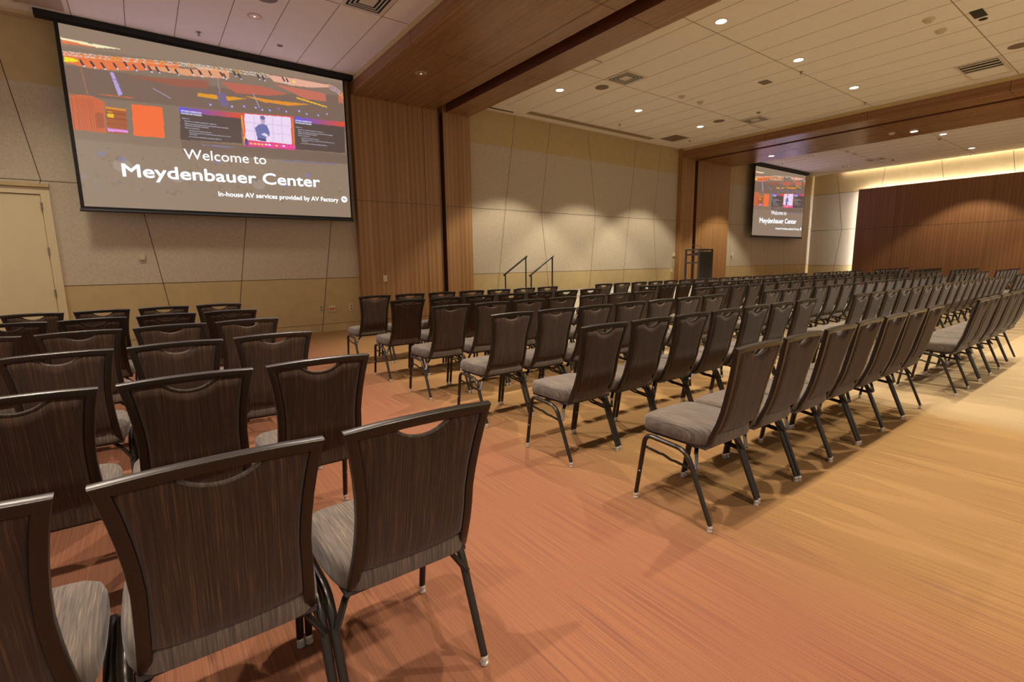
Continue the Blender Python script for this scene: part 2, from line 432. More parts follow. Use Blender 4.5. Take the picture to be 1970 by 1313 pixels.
# ================================================================== PROJECTION SCREENS
W_, H_ = 430, 270
def make_picture():
    base = np.zeros((H_+1, W_+1, 3)); U, V = np.meshgrid(np.linspace(0, 1, W_+1), np.linspace(0, 1, H_+1))
    base[:] = (150, 128, 108)
    def poly(c, pts, alpha=1.0):
        ins = np.zeros(U.shape, bool); n = len(pts)
        for i in range(n):
            x1, y1 = pts[i]; x2, y2 = pts[(i+1) % n]
            if y1 == y2: continue
            cond = ((V < y1) != (V < y2)) & (U < (x2-x1)*(V-y1)/(y2-y1)+x1)
            ins ^= cond
        if isinstance(c, str):
            x0 = min(p[0] for p in pts); x1 = max(p[0] for p in pts); t = np.clip((U-x0)/(x1-x0), 0, 1)[..., None]
            cc = (1-t)*np.array((96, 92, 235))+t*np.array((235, 80, 50))
            base[ins] = cc[ins]
        else: base[ins] = base[ins]*(1-alpha)+np.array(c)*alpha
    def line(c, p, q, w=.002):
        dx, dy = q[0]-p[0], (q[1]-p[1])*.63; L_ = math.hypot(dx, dy)+1e-9
        t = np.clip(((U-p[0])*dx+(V-p[1])*.63*dy)/L_**2, 0, 1)
        dd = np.hypot(U-p[0]-t*dx, (V-p[1])*.63-t*dy); base[dd < w] = c
    def blob(c, p, r, ry=None, a=1.0):
        ins = ((U-p[0])/r)**2+((V-p[1])/(ry or r*1.6))**2 < 1; base[ins] = base[ins]*(1-a)+np.array(c)*a
    # dim hall behind
    poly((132, 110, 94), [(0, .12), (1, .02), (1, .60), (0, .62)], .55)
    poly((112, 88, 78), [(.0, .22), (.35, .20), (.6, .2), (1, .1), (1, .3), (0, .38)], .5)
    for c, p in [
        ((240,125,70), [(0.002,0.087),(0.06,0.073),(0.113,0.094),(0.058,0.098),(0.005,0.106)]),
        ((255,250,200), [(0.001,0.074),(0.08,0.078),(0.176,0.076),(0.101,0.093),(0.002,0.085)]),
        ((240,125,70), [(0.001,0.15),(0.097,0.141),(0.214,0.117),(0.353,0.101),(0.346,0.138),(0.209,0.182),(0.136,0.206),(0.071,0.215),(0.005,0.208)]),
        ((250,240,30), [(0.003,0.177),(0.024,0.174),(0.046,0.185),(0.022,0.199),(0.002,0.201)]),
        ((235,165,120), [(0.23,0.15),(0.449,0.105),(0.446,0.15),(0.375,0.16),(0.295,0.163)]),
        ((235,165,120), [(0.414,0.09),(0.526,0.084),(0.524,0.133),(0.454,0.148),(0.41,0.144)]),
        ((240,180,155), [(0.673,0.061),(0.803,0.05),(0.937,0.048),(0.937,0.065),(0.856,0.091),(0.774,0.101),(0.696,0.097)]),
        ((195,105,85), [(0.49,0.162),(0.643,0.143),(0.755,0.165),(0.67,0.197),(0.542,0.217)]),
        ((205,115,95), [(0.695,0.112),(0.917,0.115),(0.918,0.169),(0.824,0.176)]),
        ((160,95,75), [(0.175,0.223),(0.445,0.17),(0.442,0.217),(0.345,0.236)]),
        ((160,95,75), [(0.409,0.167),(0.448,0.186),(0.433,0.213),(0.406,0.217)]),
        ((205,115,90), [(0.977,0.089),(1.0,0.103),(1.0,0.162),(0.976,0.161)]),
        ((235,160,40), [(0.404,0.256),(0.494,0.247),(0.584,0.24),(0.516,0.272),(0.402,0.277)]),
        ((235,150,40), [(0.58,0.226),(0.7,0.222),(0.851,0.207),(0.751,0.242),(0.648,0.245)]),
        ((245,190,40), [(0.787,0.173),(0.919,0.203),(0.919,0.212),(0.786,0.184)]),
        ((210,110,70), [(0.003,0.381),(0.066,0.368),(0.101,0.391),(0.093,0.567),(-0.001,0.57)]),
        ((175,95,55), [(0.104,0.416),(0.161,0.418),(0.158,0.561),(0.097,0.566)]),
        ((245,200,40), [(0.105,0.443),(0.124,0.445),(0.122,0.479),(0.104,0.479)]),
        ((235,150,50), [(0.101,0.416),(0.161,0.418),(0.161,0.427),(0.102,0.427)]),
        ((235,150,235), [(0.099,0.537),(0.16,0.539),(0.159,0.552),(0.099,0.557)]),
        ((255,115,60), [(0.181,0.383),(0.279,0.374),(0.275,0.559),(0.176,0.566)]),
        ((88,72,68), [(0.337,0.368),(0.554,0.352),(0.549,0.537),(0.326,0.559)]),
        ('grad', [(0.335,0.359),(0.554,0.342),(0.553,0.375),(0.333,0.39)]),
        ((88,72,68), [(0.771,0.318),(0.997,0.309),(0.991,0.521),(0.763,0.536)]),
        ('grad', [(0.772,0.311),(0.996,0.295),(0.996,0.329),(0.773,0.344)]),
        ((235,80,60), [(0.559,0.337),(0.766,0.309),(0.763,0.541),(0.553,0.555)]),
        ((240,60,150), [(0.561,0.516),(0.762,0.506),(0.763,0.541),(0.559,0.554)]),
        ((248,228,255), [(0.568,0.341),(0.755,0.319),(0.751,0.504),(0.564,0.511)]),
        ((190,170,225), [(0.128,0.217),(0.139,0.217),(0.158,0.334),(0.145,0.346)]),
        ((120,105,145), [(0.469,0.238),(0.502,0.229),(0.512,0.301),(0.485,0.316)])]:
        poly(c, p)
    for i in range(1, 5): line((225, 190, 240), (.568+.037*i, .34-.004*i), (.564+.037*i, .51-.001*i), .0012)
    for i in range(1, 3): line((225, 190, 240), (.567, .34+.055*i), (.753, .32+.06*i), .0012)
    for i in range(14):
        t = i/13; rr = random.Random(i)
        blob((255, 200-int(120*t) % 90, 60), (.557+.003*t, .36+.18*t), .003, .008)
        blob((245, 150, 60), (.762, .33+.19*t), .0025, .007)
        blob(rr.choice([(255, 210, 60), (250, 90, 170), (255, 240, 250)]), (.57+.19*t, .532-.012*t), .006, .006)
    # presenter shown on the middle screen
    for c, p in [((110,115,175), [(0.604,0.424),(0.620,0.398),(0.632,0.392),(0.652,0.393),(0.660,0.425),(0.663,0.462),(0.647,0.475),(0.645,0.503),(0.611,0.498),(0.609,0.47)]),
                 ((70,66,110), [(.611,.49),(.646,.49),(.645,.505),(.611,.503)]),
                 ((235,225,245), [(0.628,0.461),(0.642,0.449),(0.655,0.459),(0.651,0.472),(0.637,0.470)])]: poly(c, p)
    blob((200, 180, 205), (.639, .368), .0095, .024); blob((120, 110, 155), (.639, .350), .010, .014)
    blob((70, 80, 160), (.566, .53), .007, .02); blob((60, 50, 70), (.566, .51), .004, .01)
    # curtain folds
    for i in range(12): line((170+rnd(i)*60, 90, 55), (.008+.0065*i, .39), (.004+.007*i, .565), .0011)
    for i in range(3): line((150, 80, 50), (.10, .45+.03*i), (.16, .45+.03*i), .0015)
    poly((150, 85, 60), [(.07, .46), (.093, .455), (.091, .54), (.068, .545)], .6)
    # trusses
    R = random.Random(5)
    def truss(pts, n, h=.018, c=(228, 216, 205)):
        def P(t):
            k = t*(len(pts)-1); i = min(int(k), len(pts)-2); f_ = k-i
            return (pts[i][0]*(1-f_)+pts[i+1][0]*f_, pts[i][1]*(1-f_)+pts[i+1][1]*f_)
        for i in range(n):
            a, b = P(i/n), P((i+1)/n)
            col = c if R.random() > .3 else (240, 170, 90)
            line(col, a, b, .0011); line(col, (a[0], a[1]+h), (b[0], b[1]+h), .0011)
            if i % 2: line(col, a, (b[0], b[1]+h), .001)
            else: line(col, (a[0], a[1]+h), b, .001)
    truss([(0.003, .148), (.141, .130), (.354, .090), (.414, .082), (.55, .070), (.677, .058)], 84)
    truss([(.937, .045), (.97, .060), (1.0, .095)], 12, .03, (225, 180, 205))
    for x, y in [(.051,.193),(.081,.191),(.111,.189),(.147,.177),(.179,.158),(.206,.166),(.235,.148),(.253,.16),(.277,.156),(.311,.141),(.34,.149),(.392,.132),(.423,.132),(.42,.129),(.456,.122),(.497,.116),(.508,.121),(.545,.094),(.563,.104),(.636,.085),(.656,.087),(.739,.074),(.754,.073)]:
        line((60, 50, 60), (x-.004, y-.012), (x+.004, y+.012), .0032)
        blob((215, 225, 255), (x+.005, y+.016), .0028, .005)
    blob((255, 225, 90), (.781, .073), .006)
    for x, y in [(.444,.315),(.523,.306),(.569,.294),(.615,.29),(.64,.296),(.67,.292),(.707,.275),(.738,.284),(.793,.266),(.825,.279),(.876,.275),(.917,.256)]:
        blob((120, 115, 190), (x, y), .0055, .009); blob((225, 222, 255), (x+.001, y+.001), .0026, .0045)
    blob((190, 90, 150), (.707, .275), .004); blob((255, 190, 200), (.917, .258), .003)
    line((190, 180, 220), (.255, .27), (.31, .315), .0012); line((190, 180, 220), (.61, .2), (.63, .285), .0012)
    line((190, 120, 90), (.045, .22), (.055, .36), .0012); line((170, 150, 170), (.48, .14), (.484, .235), .0012)
    line((215, 110, 70), (.0, .375), (.07, .37), .0015); line((215, 110, 70), (.09, .352), (.19, .345), .0015)
    for i in range(5): line((130, 110, 190), (.133+.005*i, .235+.02*i), (.147+.004*i, .235+.02*i), .001)
    # stage edge and audience
    poly((108, 86, 76), [(.33, .56), (1, .53), (1, .60), (.33, .64)], .5)
    line((130, 130, 170), (.40, .575), (.52, .57), .002); line((120, 118, 150), (.70, .625), (.95, .61), .0025)
    for i in range(230):
        x, y = R.random(), .63+.28*R.random()**1.3; s_ = .0035+.016*(y-.6)
        cc = R.choice([(168, 148, 138), (110, 90, 82), (128, 108, 96), (146, 138, 158), (120, 98, 86)])
        blob(cc, (x, y), s_*R.uniform(.4, 1.1), s_*R.uniform(.7, 1.6), .38)
    for p_, s_ in (((.13, .75), .03), ((.30, .80), .022), ((.60, .80), .026), ((.36, .77), .02)):
        blob((178, 162, 152), p_, s_, s_*1.3, .5); blob((112, 92, 80), (p_[0]-.01, p_[1]-s_*1.2), s_*.4, s_*.5, .4)
    for p_ in ((.06, .68), (.12, .70), (.44, .66), (.70, .78), (.80, .70)):
        poly((128, 128, 190), [(p_[0], p_[1]), (p_[0]+.022, p_[1]-.004), (p_[0]+.02, p_[1]+.022), (p_[0]-.001, p_[1]+.024)], .55)
    return base
def rnd(i): return (math.sin(i*12.9898)*43758.5453) % 1.0

def picture_mesh(w, h):
    base = make_picture()/255.0
    lin = np.where(base <= .04045, base/12.92, ((base+.055)/1.055)**2.4)
    xs = np.linspace(0, w, W_+1); zs = np.linspace(h, 0, H_+1)
    X, Z = np.meshgrid(xs, zs); co = np.stack([X, np.zeros_like(X), Z], -1).reshape(-1, 3)
    idx = np.arange((W_+1)*(H_+1)).reshape(H_+1, W_+1)
    q = np.stack([idx[:-1, :-1], idx[1:, :-1], idx[1:, 1:], idx[:-1, 1:]], -1).reshape(-1, 4)
    me = bpy.data.meshes.new('projected_picture')
    me.vertices.add(len(co)); me.vertices.foreach_set('co', co.ravel())
    me.loops.add(q.size); me.loops.foreach_set('vertex_index', q.ravel().astype(np.int32))
    me.polygons.add(len(q)); me.polygons.foreach_set('loop_start', (np.arange(len(q))*4).astype(np.int32))
    me.update(calc_edges=True); me.validate()
    ca = me.color_attributes.new('picture', 'FLOAT_COLOR', 'POINT')
    rgba = np.ones((len(co), 4), np.float32); rgba[:, :3] = lin.reshape(-1, 3)
    ca.data.foreach_set('color', rgba.ravel())
    return me
M_PIC = bpy.data.materials.new('projected_image'); M_PIC.use_nodes = True
nt = M_PIC.node_tree; bs = nt.nodes['Principled BSDF']
at = nt.nodes.new('ShaderNodeAttribute'); at.attribute_name = 'picture'
bs.inputs['Base Color'].default_value = (.12, .12, .12, 1); bs.inputs['Roughness'].default_value = .9
bs.inputs['Specular IOR Level'].default_value = 0.1
nt.links.new(at.outputs['Color'], bs.inputs['Emission Color']); bs.inputs['Emission Strength'].default_value = 0.86
M_LET = glow('projected_lettering', (.93, .96, 1.0), 1.35)
M_LET2 = glow('projected_small_lettering', (.80, .80, .95), 0.85)

def text_mesh(s, size, offset=0.0, space=1.0, shear=0.0):
    cu = bpy.data.curves.new('t', 'FONT'); cu.body = s; cu.size = size; cu.offset = offset; cu.space_character = space
    cu.resolution_u = 3
    to = bpy.data.objects.new('t', cu); COL.objects.link(to)
    bpy.context.view_layer.update()
    me = bpy.data.meshes.new_from_object(to.evaluated_get(bpy.context.evaluated_depsgraph_get()))
    bpy.data.objects.remove(to); bpy.data.curves.remove(cu)
    return me
def add_text(mb, s, x, z, width, height, tilt=.018, bold=0.0, mi=0, y=-.004, word=None):
    me = text_mesh(s, 1.0, 0.0)
    v = [tuple(p.co) for p in me.vertices]; f = [tuple(p.vertices) for p in me.polygons]
    x0 = min(p[0] for p in v); x1 = max(p[0] for p in v)
    if word is not None:                 # keep only the faces of one word of the line
        ws = s.split(' '); edges = [-1e9]
        for k in range(len(ws)-1):
            pm = text_mesh(' '.join(ws[:k+1]), 1.0, 0.0); edges.append(max(p.co[0] for p in pm.vertices)+.02); bpy.data.meshes.remove(pm)
        edges.append(1e9)
        f = [q for q in f if edges[word] < sum(v[i][0] for i in q)/len(q) < edges[word+1]]
        keep = sorted({i for q in f for i in q}); rm = {o_: n_ for n_, o_ in enumerate(keep)}
        v = [v[i] for i in keep]; f = [tuple(rm[i] for i in q) for q in f]
    capm = text_mesh('H', 1.0, 0.0); ch_ = max(p.co[1] for p in capm.vertices); bpy.data.meshes.remove(capm)
    sx = width/(x1-x0); sz = height/ch_
    out = []
    for a, b, _ in v:
        xx = (a-x0)*sx; out.append((x+xx, y, z+b*sz+xx*tilt))
    sh = [(0, 0)] if not bold else [(math.cos(a*PI/4)*bold*height, math.sin(a*PI/4)*bold*height) for a in range(8)]
    for dx, dz in sh: mb.add([(p[0]+dx, p[1], p[2]+dz) for p in out], f, mi)
    bpy.data.meshes.remove(me)

SX0, SX1, SZ0, SZ1 = -.575, 3.27, 2.165, 4.585
def build_screen():
    s = empty('projection_screen', (-.62, 9.5, 2.10), 'big projection screen reading Welcome to Meydenbauer Center, nearest to the camera', 'projection screen', 'projection screens showing the welcome slide')
    ox, oz = -.62, 2.10
    def q(x): return x-ox
    me = picture_mesh(SX1-SX0, SZ1-SZ0); me.materials.append(M_PIC)
    p = bpy.data.objects.new('projected_picture', me); COL.objects.link(p); p.parent = s; p.location = (SX0-ox, 0, SZ0-oz)
    b = MB()
    b.box(0, SX0-ox, -.003, .003, .02, 2.555); b.box(SX1-ox, 3.92, -.003, .003, .02, 2.555)
    b.box(0, 3.92, -.003, .003, SZ1-oz, 2.585); b.box(0, 3.92, -.003, .003, .02, SZ0-oz)
    b.box(0, 3.92, .003, .006, .02, 2.56)
    b.build('black_border', M_SCRBLK, s)
    w = MB().tube([(-.01, 0, .012), (3.935, 0, .012)], .022, 10)
    w.build('weight_bar', M_BLACK, s, smooth=True)
    h = MB().box(-.19, 4.07, -.05, .09, 2.52, 2.598); h.build('roller_housing', M_SCRBLK, s)
    for a_ in (('Welcome to', .705-ox, 2.952-oz, 1.172, .150, .030, 0.0),
               ('Meydenbauer Center', -.087-ox, 2.622-oz, 2.825, .176, .021, .030),
               ('In-house AV services provided by AV Factory', 1.121-ox, 2.418-oz, 1.93, .072, .010, .03)):
        for wi in range(len(a_[0].split(' '))):
            t = MB(); add_text(t, *a_, word=wi); t.build('headline_word', M_LET, s)
    lo = MB(); cx, cz = 3.163-ox, 2.49-oz
    ring = [(cx+.056*math.cos(2*PI*i/32), -.004, cz+.056*math.sin(2*PI*i/32)) for i in range(32)]
    lo.add(ring, [tuple(range(32))], 0)
    for pts in ([(-.036, -.022), (-.018, .026), (0.0, -.020)], [(-.002, .026), (.014, -.022), (.036, .026)]):
        for (a, b_), (c, d_) in zip(pts[:-1], pts[1:]):
            w_ = .005
            lo.add([(cx+a-w_, -.006, cz+b_), (cx+a+w_, -.006, cz+b_), (cx+c+w_, -.006, cz+d_), (cx+c-w_, -.006, cz+d_)], [(0, 1, 2, 3)], 1)
    lo.build('round_emblem', [M_LET, M_LETDK], s)
    LN = [('SOFTWARE CONSIDERATIONS', 0, 0, .27, .022, .05), ('PLATFORMS AND STANDARDS', 0, -.036, .27, .022, .05),
          ('Claim 3:', 0, -.105, .10, .017, 0), ('OpenCL is a valuable standard for range, but ...', .03, -.142, .45, .017, 0),
          ('Higher level abstractions that provide performance portability', .03, -.178, .60, .017, 0), ('needed for mainstream developers', .03, -.206, .32, .017, 0),
          ('May be evolutionary', .03, -.240, .19, .017, 0), ("See Khronos' OpenCL Overview", .08, -.276, .30, .016, 0),
          ('http://www.khronos.org/developers/library/overview', .08, -.306, .57, .014, 0), ('overview.pdf', .08, -.330, .10, .014, 0),
          ('... or it may be something completely different', .05, -.366, .46, .017, 0)]
    for bx, bz, tl in ((.73, 3.655, .02), (2.40, 3.762, .028)):
        for s_, dx, dz, wd, ht, bo in LN:
            sl = MB(); add_text(sl, s_, bx+dx-ox, bz+dz-oz, wd, ht, tl, bo); sl.build('slide_text', M_LET2, s)
    return s
M_LETDK = glow('emblem_letters', (.25, .22, .20), 0.5)
scr = build_screen()
for sx_, e_ in ((1.35, 10), (19.9, 10)):      # added lamps boosting the light the two projected pictures throw back into the room
    ld = bpy.data.lights.new('screen_light', 'AREA'); ld.shape = 'RECTANGLE'; ld.size = 3.8; ld.size_y = 2.3; ld.energy = e_; ld.color = (.56, .54, 1.0)
    lo_ = bpy.data.objects.new('screen_light', ld); COL.objects.link(lo_); lo_.location = (sx_, 9.49, 3.37); lo_.rotation_euler = (-PI/2, 0, 0)
scr2 = copy_tree(scr)
scr2.location = (17.88, 9.5, 2.08); scr2.scale = (1.025, 1, 1.0)
scr2['label'] = 'far projection screen reading Welcome to Meydenbauer Center, near the far corner'

# ================================================================== CHAIRS
def arc_fillet(pts, r, n=5):
    """round the inner corners of a polyline"""
    P = [Vector(p) for p in pts]; out = [P[0]]
    for i in range(1, len(P)-1):
        a = (P[i-1]-P[i]); b = (P[i+1]-P[i]); rr = r[i-1] if isinstance(r, (list, tuple)) else r
        la = min(rr, a.length*.49); lb = min(rr, b.length*.49)
        p0 = P[i]+a.normalized()*la; p1 = P[i]+b.normalized()*lb
        for k in range(n+1):
            t = k/n; out.append(p0*(1-t)**2+P[i]*2*t*(1-t)+p1*t*t)
    out.append(P[-1]); return out
HX = .2135
def back_y(z):       # centre line of the back in side view
    return -.012-(z-.62)*.215 if z > .60 else -.0077+(.60-z)**1.35*.62
def half_w(z):       # outer half width of the back frame
    P = [(.39, .188), (.46, .183), (.55, .177), (.64, .174), (.72, .178), (.80, .188), (.88, .203), (.90, .205)]
    if z <= P[0][0]: return P[0][1]
    for (a, x), (b, y) in zip(P[:-1], P[1:]):
        if z <= b: t = (z-a)/(b-a); return x+(y-x)*t
    return P[-1][1]
def rect_sect(w, d, r=.004):
    out = []
    for sx_, sy_, a0 in ((1, 1, 0), (-1, 1, 90), (-1, -1, 180), (1, -1, 270)):
        for k in range(3):
            a = math.radians(a0+45*k); out.append((sx_*(w/2-r)+r*math.cos(a), sy_*(d/2-r)+r*math.sin(a)))
    return out

def make_chair(name):
    c = empty(name, (0, 0, 0), 'x', 'chair')
    # legs: each side is an arch; front and rear leg are its two halves
    for s in (-1, 1):
        x = HX*s
        arch = arc_fillet([(x, .445, .03), (x, .392, .378), (x, .145, .362), (x, .002, .03)], [.048, .06], 6)
        mid = len(arch)//2
        sect = [(1.0*math.cos(2*PI*i/10), 1.15*math.sin(2*PI*i/10)) for i in range(10)]
        for nm, pts, fy in (('leg', arch[:mid+1], .445), ('leg', arch[mid:], .002)):
            rad = [.0120 if p.z > .2 else .0102+.0018*(p.z/.2) for p in pts]
            lg = MB().tube(pts, rad, sect=sect, up=(1, 0, 0)).build(nm, M_METAL, c, smooth=True)
            tip = pts[0] if abs(pts[0].z-.03) < .001 else pts[-1]
            gl = MB().lathe([(.0105, .034), (.0125, .030), (.0125, .020), (.008, .017), (.008, .012), (.013, .010), (.0135, .003), (.010, 0)], (tip.x, tip.y+.001*0, 0), 12)
            gl.build('foot_glide', M_CHROME, lg, smooth=True)
        fl_ = [o_ for o_ in c.children if o_.name.startswith('leg')][-2]
        MB().lathe([(.0, .0), (.006, .001), (.006, .006), (.003, .008)], (x+s*.007, .420, .165), 8).build('bumper', M_BUMP, fl_, smooth=True)
        st = []
        for k in range(13):
            t = k/12; y = .400-.290*t
            z = .306-.036*t+(.004*math.sin(t*PI*6) if .25 < t < .75 else 0)
            st.append((x, y, z+.006))
        MB().tube(st, .0068, 8, up=(1, 0, 0)).build('stretcher', M_METAL, c, smooth=True)
        MB().tube([(x, .085, .285), (s*.175, .118, .342), (s*.10, .160, .404)], .007, 8, sect=[(a*1.4, b*.6) for a, b in rect_sect(2, 2, .3)]).build('brace', M_METAL, c)
    # seat cushion
    n = 26; rings = []
    def outline(inset, k=7.0):
        o = []
        for i in range(n*2):
            a = 2*PI*i/(n*2); ca, sa = math.cos(a), math.sin(a)
            r_ = (abs(ca)**k+abs(sa)**k)**(-1/k)
            xx = (.2140-inset)*r_*ca; yy = .232+(.205-inset)*r_*sa
            if yy < .232: xx *= 1-.10*((.232-yy)/.2)**2
            o.append((xx, yy))
        return o
    sm = MB(); v = []
    def crown(xx, yy): return .010*(1-(xx/.22)**2)*(1-((yy-.232)/.21)**2)
    prof = [(.030, .398), (.006, .402), (.001, .412), (.0, .432), (.001, .455), (.006, .470), (.018, .480), (.045, .485), (.10, .486), (.16, .486)]
    for ins, z in prof:
        for xx, yy in outline(ins): v.append((xx, yy, z+crown(xx, yy)*(1 if z > .46 else 0)))
    m_ = n*2; f = []
    for i in range(len(prof)-1):
        for j in range(m_): f.append((i*m_+j, i*m_+(j+1) % m_, (i+1)*m_+(j+1) % m_, (i+1)*m_+j))
    f.append(tuple(range(m_))); f.append(tuple((len(prof)-1)*m_+j for j in range(m_)))
    seat = sm.add(v, f).build('seat', M_SEAT_LIT, c, smooth=True, angle=.9)
    MB().box(-.19, .19, .06, .41, .384, .399).build('seat_base', M_BLACK, c)
    # back frame
    path = [(-.150, .145, .388), (-.185, .105, .388)]
    zs = [.42, .46, .52, .58, .64, .70, .76, .82, .865]
    off = .0145
    left = [(-(half_w(z)-off), back_y(z), z) for z in zs]
    topz = .882
    top = [(-(.205-off), back_y(topz), topz)]+[(x_, back_y(topz+.005), topz+.005*(1-(x_/.2)**2)) for x_ in (-.12, -.06, 0, .06, .12)]+[((.205-off), back_y(topz), topz)]
    right = [(-p[0], p[1], p[2]) for p in left[::-1]]
    allp = [Vector(p) for p in left]
    allp += [Vector(p) for p in top]
    allp += [Vector(p) for p in right]
    # sweep with a section that keeps its depth axis along the back's normal
    def nrm(p):
        z = p.z; dz = .01; t = Vector((0, back_y(z+dz)-back_y(z-dz), 2*dz)).normalized(); return Vector((0, -t.z, t.y))
    lo_l = [Vector((-.120, .175, .389)), Vector((-.165, .150, .387)), Vector((-.174, .115, .388)), Vector((-.1745, .085, .397))]
    allp = lo_l+allp+[Vector((-p.x, p.y, p.z)) for p in lo_l[::-1]]
    sect = rect_sect(.027, .024, .004); rings = []
    ns = len(sect)
    for i, p in enumerate(allp):
        t = (allp[min(i+1, len(allp)-1)]-allp[max(i-1, 0)]).normalized()
        if 0 < i < len(allp)-1: t = ((allp[i]-allp[i-1]).normalized()+(allp[i+1]-allp[i]).normalized()).normalized()
        if i < 4 or i > len(allp)-5:
            a = Vector((1, 0, 0)) if i < 4 else Vector((-1, 0, 0)); a = (a-t*a.dot(t)).normalized(); N = t.cross(a)
            if N.z > 0: N = -N
            a = N.cross(t)
            a = a if (a.x > 0) == (i < 4) else a
        else:
            N = nrm(p); N = (N-t*N.dot(t)).normalized(); a = N.cross(t)
        k = 1.0
        if 0 < i < len(allp)-1:
            cc = (allp[i]-allp[i-1]).normalized().dot((allp[i+1]-allp[i]).normalized()); k = 1/max(.68, math.sqrt((1+cc)/2))
        sc_ = .8 if (i == 0 or i == len(allp)-1) else 1
        rings.append([p+a*(u*k*sc_)+N*(w*sc_) for u, w in sect])
    vv = [q for r_ in rings for q in r_]; ff = []
    for i in range(len(rings)-1):
        for j in range(ns): ff.append((i*ns+j, i*ns+(j+1) % ns, (i+1)*ns+(j+1) % ns, (i+1)*ns+j))
    ff.append(tuple(range(ns))[::-1]); ff.append(tuple((len(rings)-1)*ns+j for j in range(ns)))
    MB().add(vv, ff).build('back_frame', M_METAL, c, smooth=True, angle=.5)
    # upholstered back with its handle scoop
    NU, NV = 36, 22
    def top_edge(x_):
        z = .869+.005*(1-(x_/.2)**2)
        a = abs(x_)
        if a < .080:
            t = a/.080; z -= .038*(1-t*t)**.75 if t < 1 else 0
        return z
    def bot_edge(x_): return .474-.022*(1-(x_/.17)**2)
    front = []; back = []
    for iv in range(NV+1):
        for iu in range(NU+1):
            u = -1+2*iu/NU; vq = iv/NV
            zz = None
            x_ = u*.16
            for _ in range(3):
                zz = bot_edge(x_)+(top_edge(x_)-bot_edge(x_))*vq
                x_ = u*(half_w(zz)-.0275)
            e = min(1.0, (1-abs(u))/.14)*1.0; e2 = min(1.0, min(vq, 1-vq)/.05)
            b_ = math.sin(min(e, 1)*PI/2)*math.sin(min(e2, 1)*PI/2)
            y = back_y(zz)
            back.append((x_, y-.006-.012*b_, zz)); front.append((x_, y+.006+.022*b_, zz))
    K = (NU+1)*(NV+1); f = []
    for iv in range(NV):
        for iu in range(NU):
            a = iv*(NU+1)+iu; f.append((a, a+1, a+NU+2, a+NU+1)); f.append((K+a, K+a+NU+1, K+a+NU+2, K+a+1))
    for iu in range(NU): f.append((iu, K+iu, K+iu+1, iu+1)); a = NV*(NU+1)+iu; f.append((a, a+1, K+a+1, K+a))
    for iv in range(NV):
        a = iv*(NU+1); f.append((a, a+NU+1, K+a+NU+1, K+a)); a += NU; f.append((a, K+a, K+a+NU+1, a+NU+1))
    bp = MB().add(back+front, f)
    bk = bp.build('backrest', M_BACK_SHADED, c, smooth=True, angle=1.0)
    lip = []
    for k in range(15):
        x_ = -.078+.156*k/14; z = top_edge(x_)-.003; lip.append((x_, back_y(z)+.002, z))
    MB().tube(lip, .0092, 8, up=(0, 1, 0)).build('handle_scoop', M_SEAT_LIT, bk, smooth=True)  # lighter seat fabric puts the light caught by the lip into its colour
    return c

proto = make_chair('banquet_chair')
# simpler version for the far rows: same shape, without the parts too small to see
def make_far():
    c = proto.copy(); COL.objects.link(c)
    for ch in proto.children:
        if ch.name.split('.')[0] in ('brace', 'seat_base'): continue
        d = ch.copy(); COL.objects.link(d); d.parent = c
    return c
far_proto = make_far()
NAMES = {}
ORD = ['first', 'second', 'third', 'fourth', 'fifth', 'sixth', 'seventh', 'eighth', 'ninth', 'tenth', 'eleventh', 'twelfth', 'thirteenth', 'fourteenth', 'fifteenth', 'sixteenth', 'seventeenth']
ROWS = ['back row', 'second row from back', 'third row from back', 'third row from front', 'second row from front', 'front row']
used = {'near': False, 'far': False}
def place(x0, y, k, label, group):
    """x0: left feet, y: rear feet"""
    far = x0 > 7.5
    key = 'far' if far else 'near'; src = far_proto if far else proto
    if not used[key]: o = src; used[key] = True; first = src
    else: o = copy_tree(src)
    jit = rnd(x0*7.3+y*3.1)-.5
    o.location = (x0+.2175, y+jit*.008, 0); o.rotation_euler = (0, 0, (rnd(x0*3.7+y*9.1)-.5)*.004)
    o['label'] = label; o['category'] = 'chair'; o['group'] = group
def pitch(k): return .4555+.003*k
COUNT = 0
for k in range(6):                       # k = 0 is the row nearest the camera (the back row)
    yA = 1.19+.962*k
    rn = ROWS[k]
    # left block, counted from the wide aisle
    for i in range([3, 3, 3, 4, 4, 5][k]):
        place(.322+.012*k-pitch(k)*i, yA, k, 'brown banquet chair, %s left of the wide aisle, %s' % (ORD[i], rn), 'banquet chairs left of the wide aisle')
    for i in range(7):
        place(2.03+.006*k+pitch(k)*i, yA, k, 'brown banquet chair, %s right of the wide aisle, %s' % (ORD[i], rn), 'banquet chairs right of the wide aisle')
    yB = 1.115+.967*k
    for i in range(6 if k == 0 else 17):
        place(5.90+.04*k+pitch(k)*i, yB, k, 'banquet chair %s from left, %s, long middle block' % (ORD[i], rn), 'banquet chairs in the long middle block')
    if k >= 1:
        for i in range(4 if k == 1 else 7):
            place(14.38+.01*k+pitch(k)*i, yB, k, 'banquet chair %s from left, %s, block before far screen' % (ORD[i], rn), 'banquet chairs before the far screen')
    if k >= 2:
        for i in range(7):
            place(18.2+.13*k+pitch(k)*i, yB, k, 'banquet chair %s from left, %s, last block by wood wall' % (ORD[i], rn), 'banquet chairs by the far wood wall')

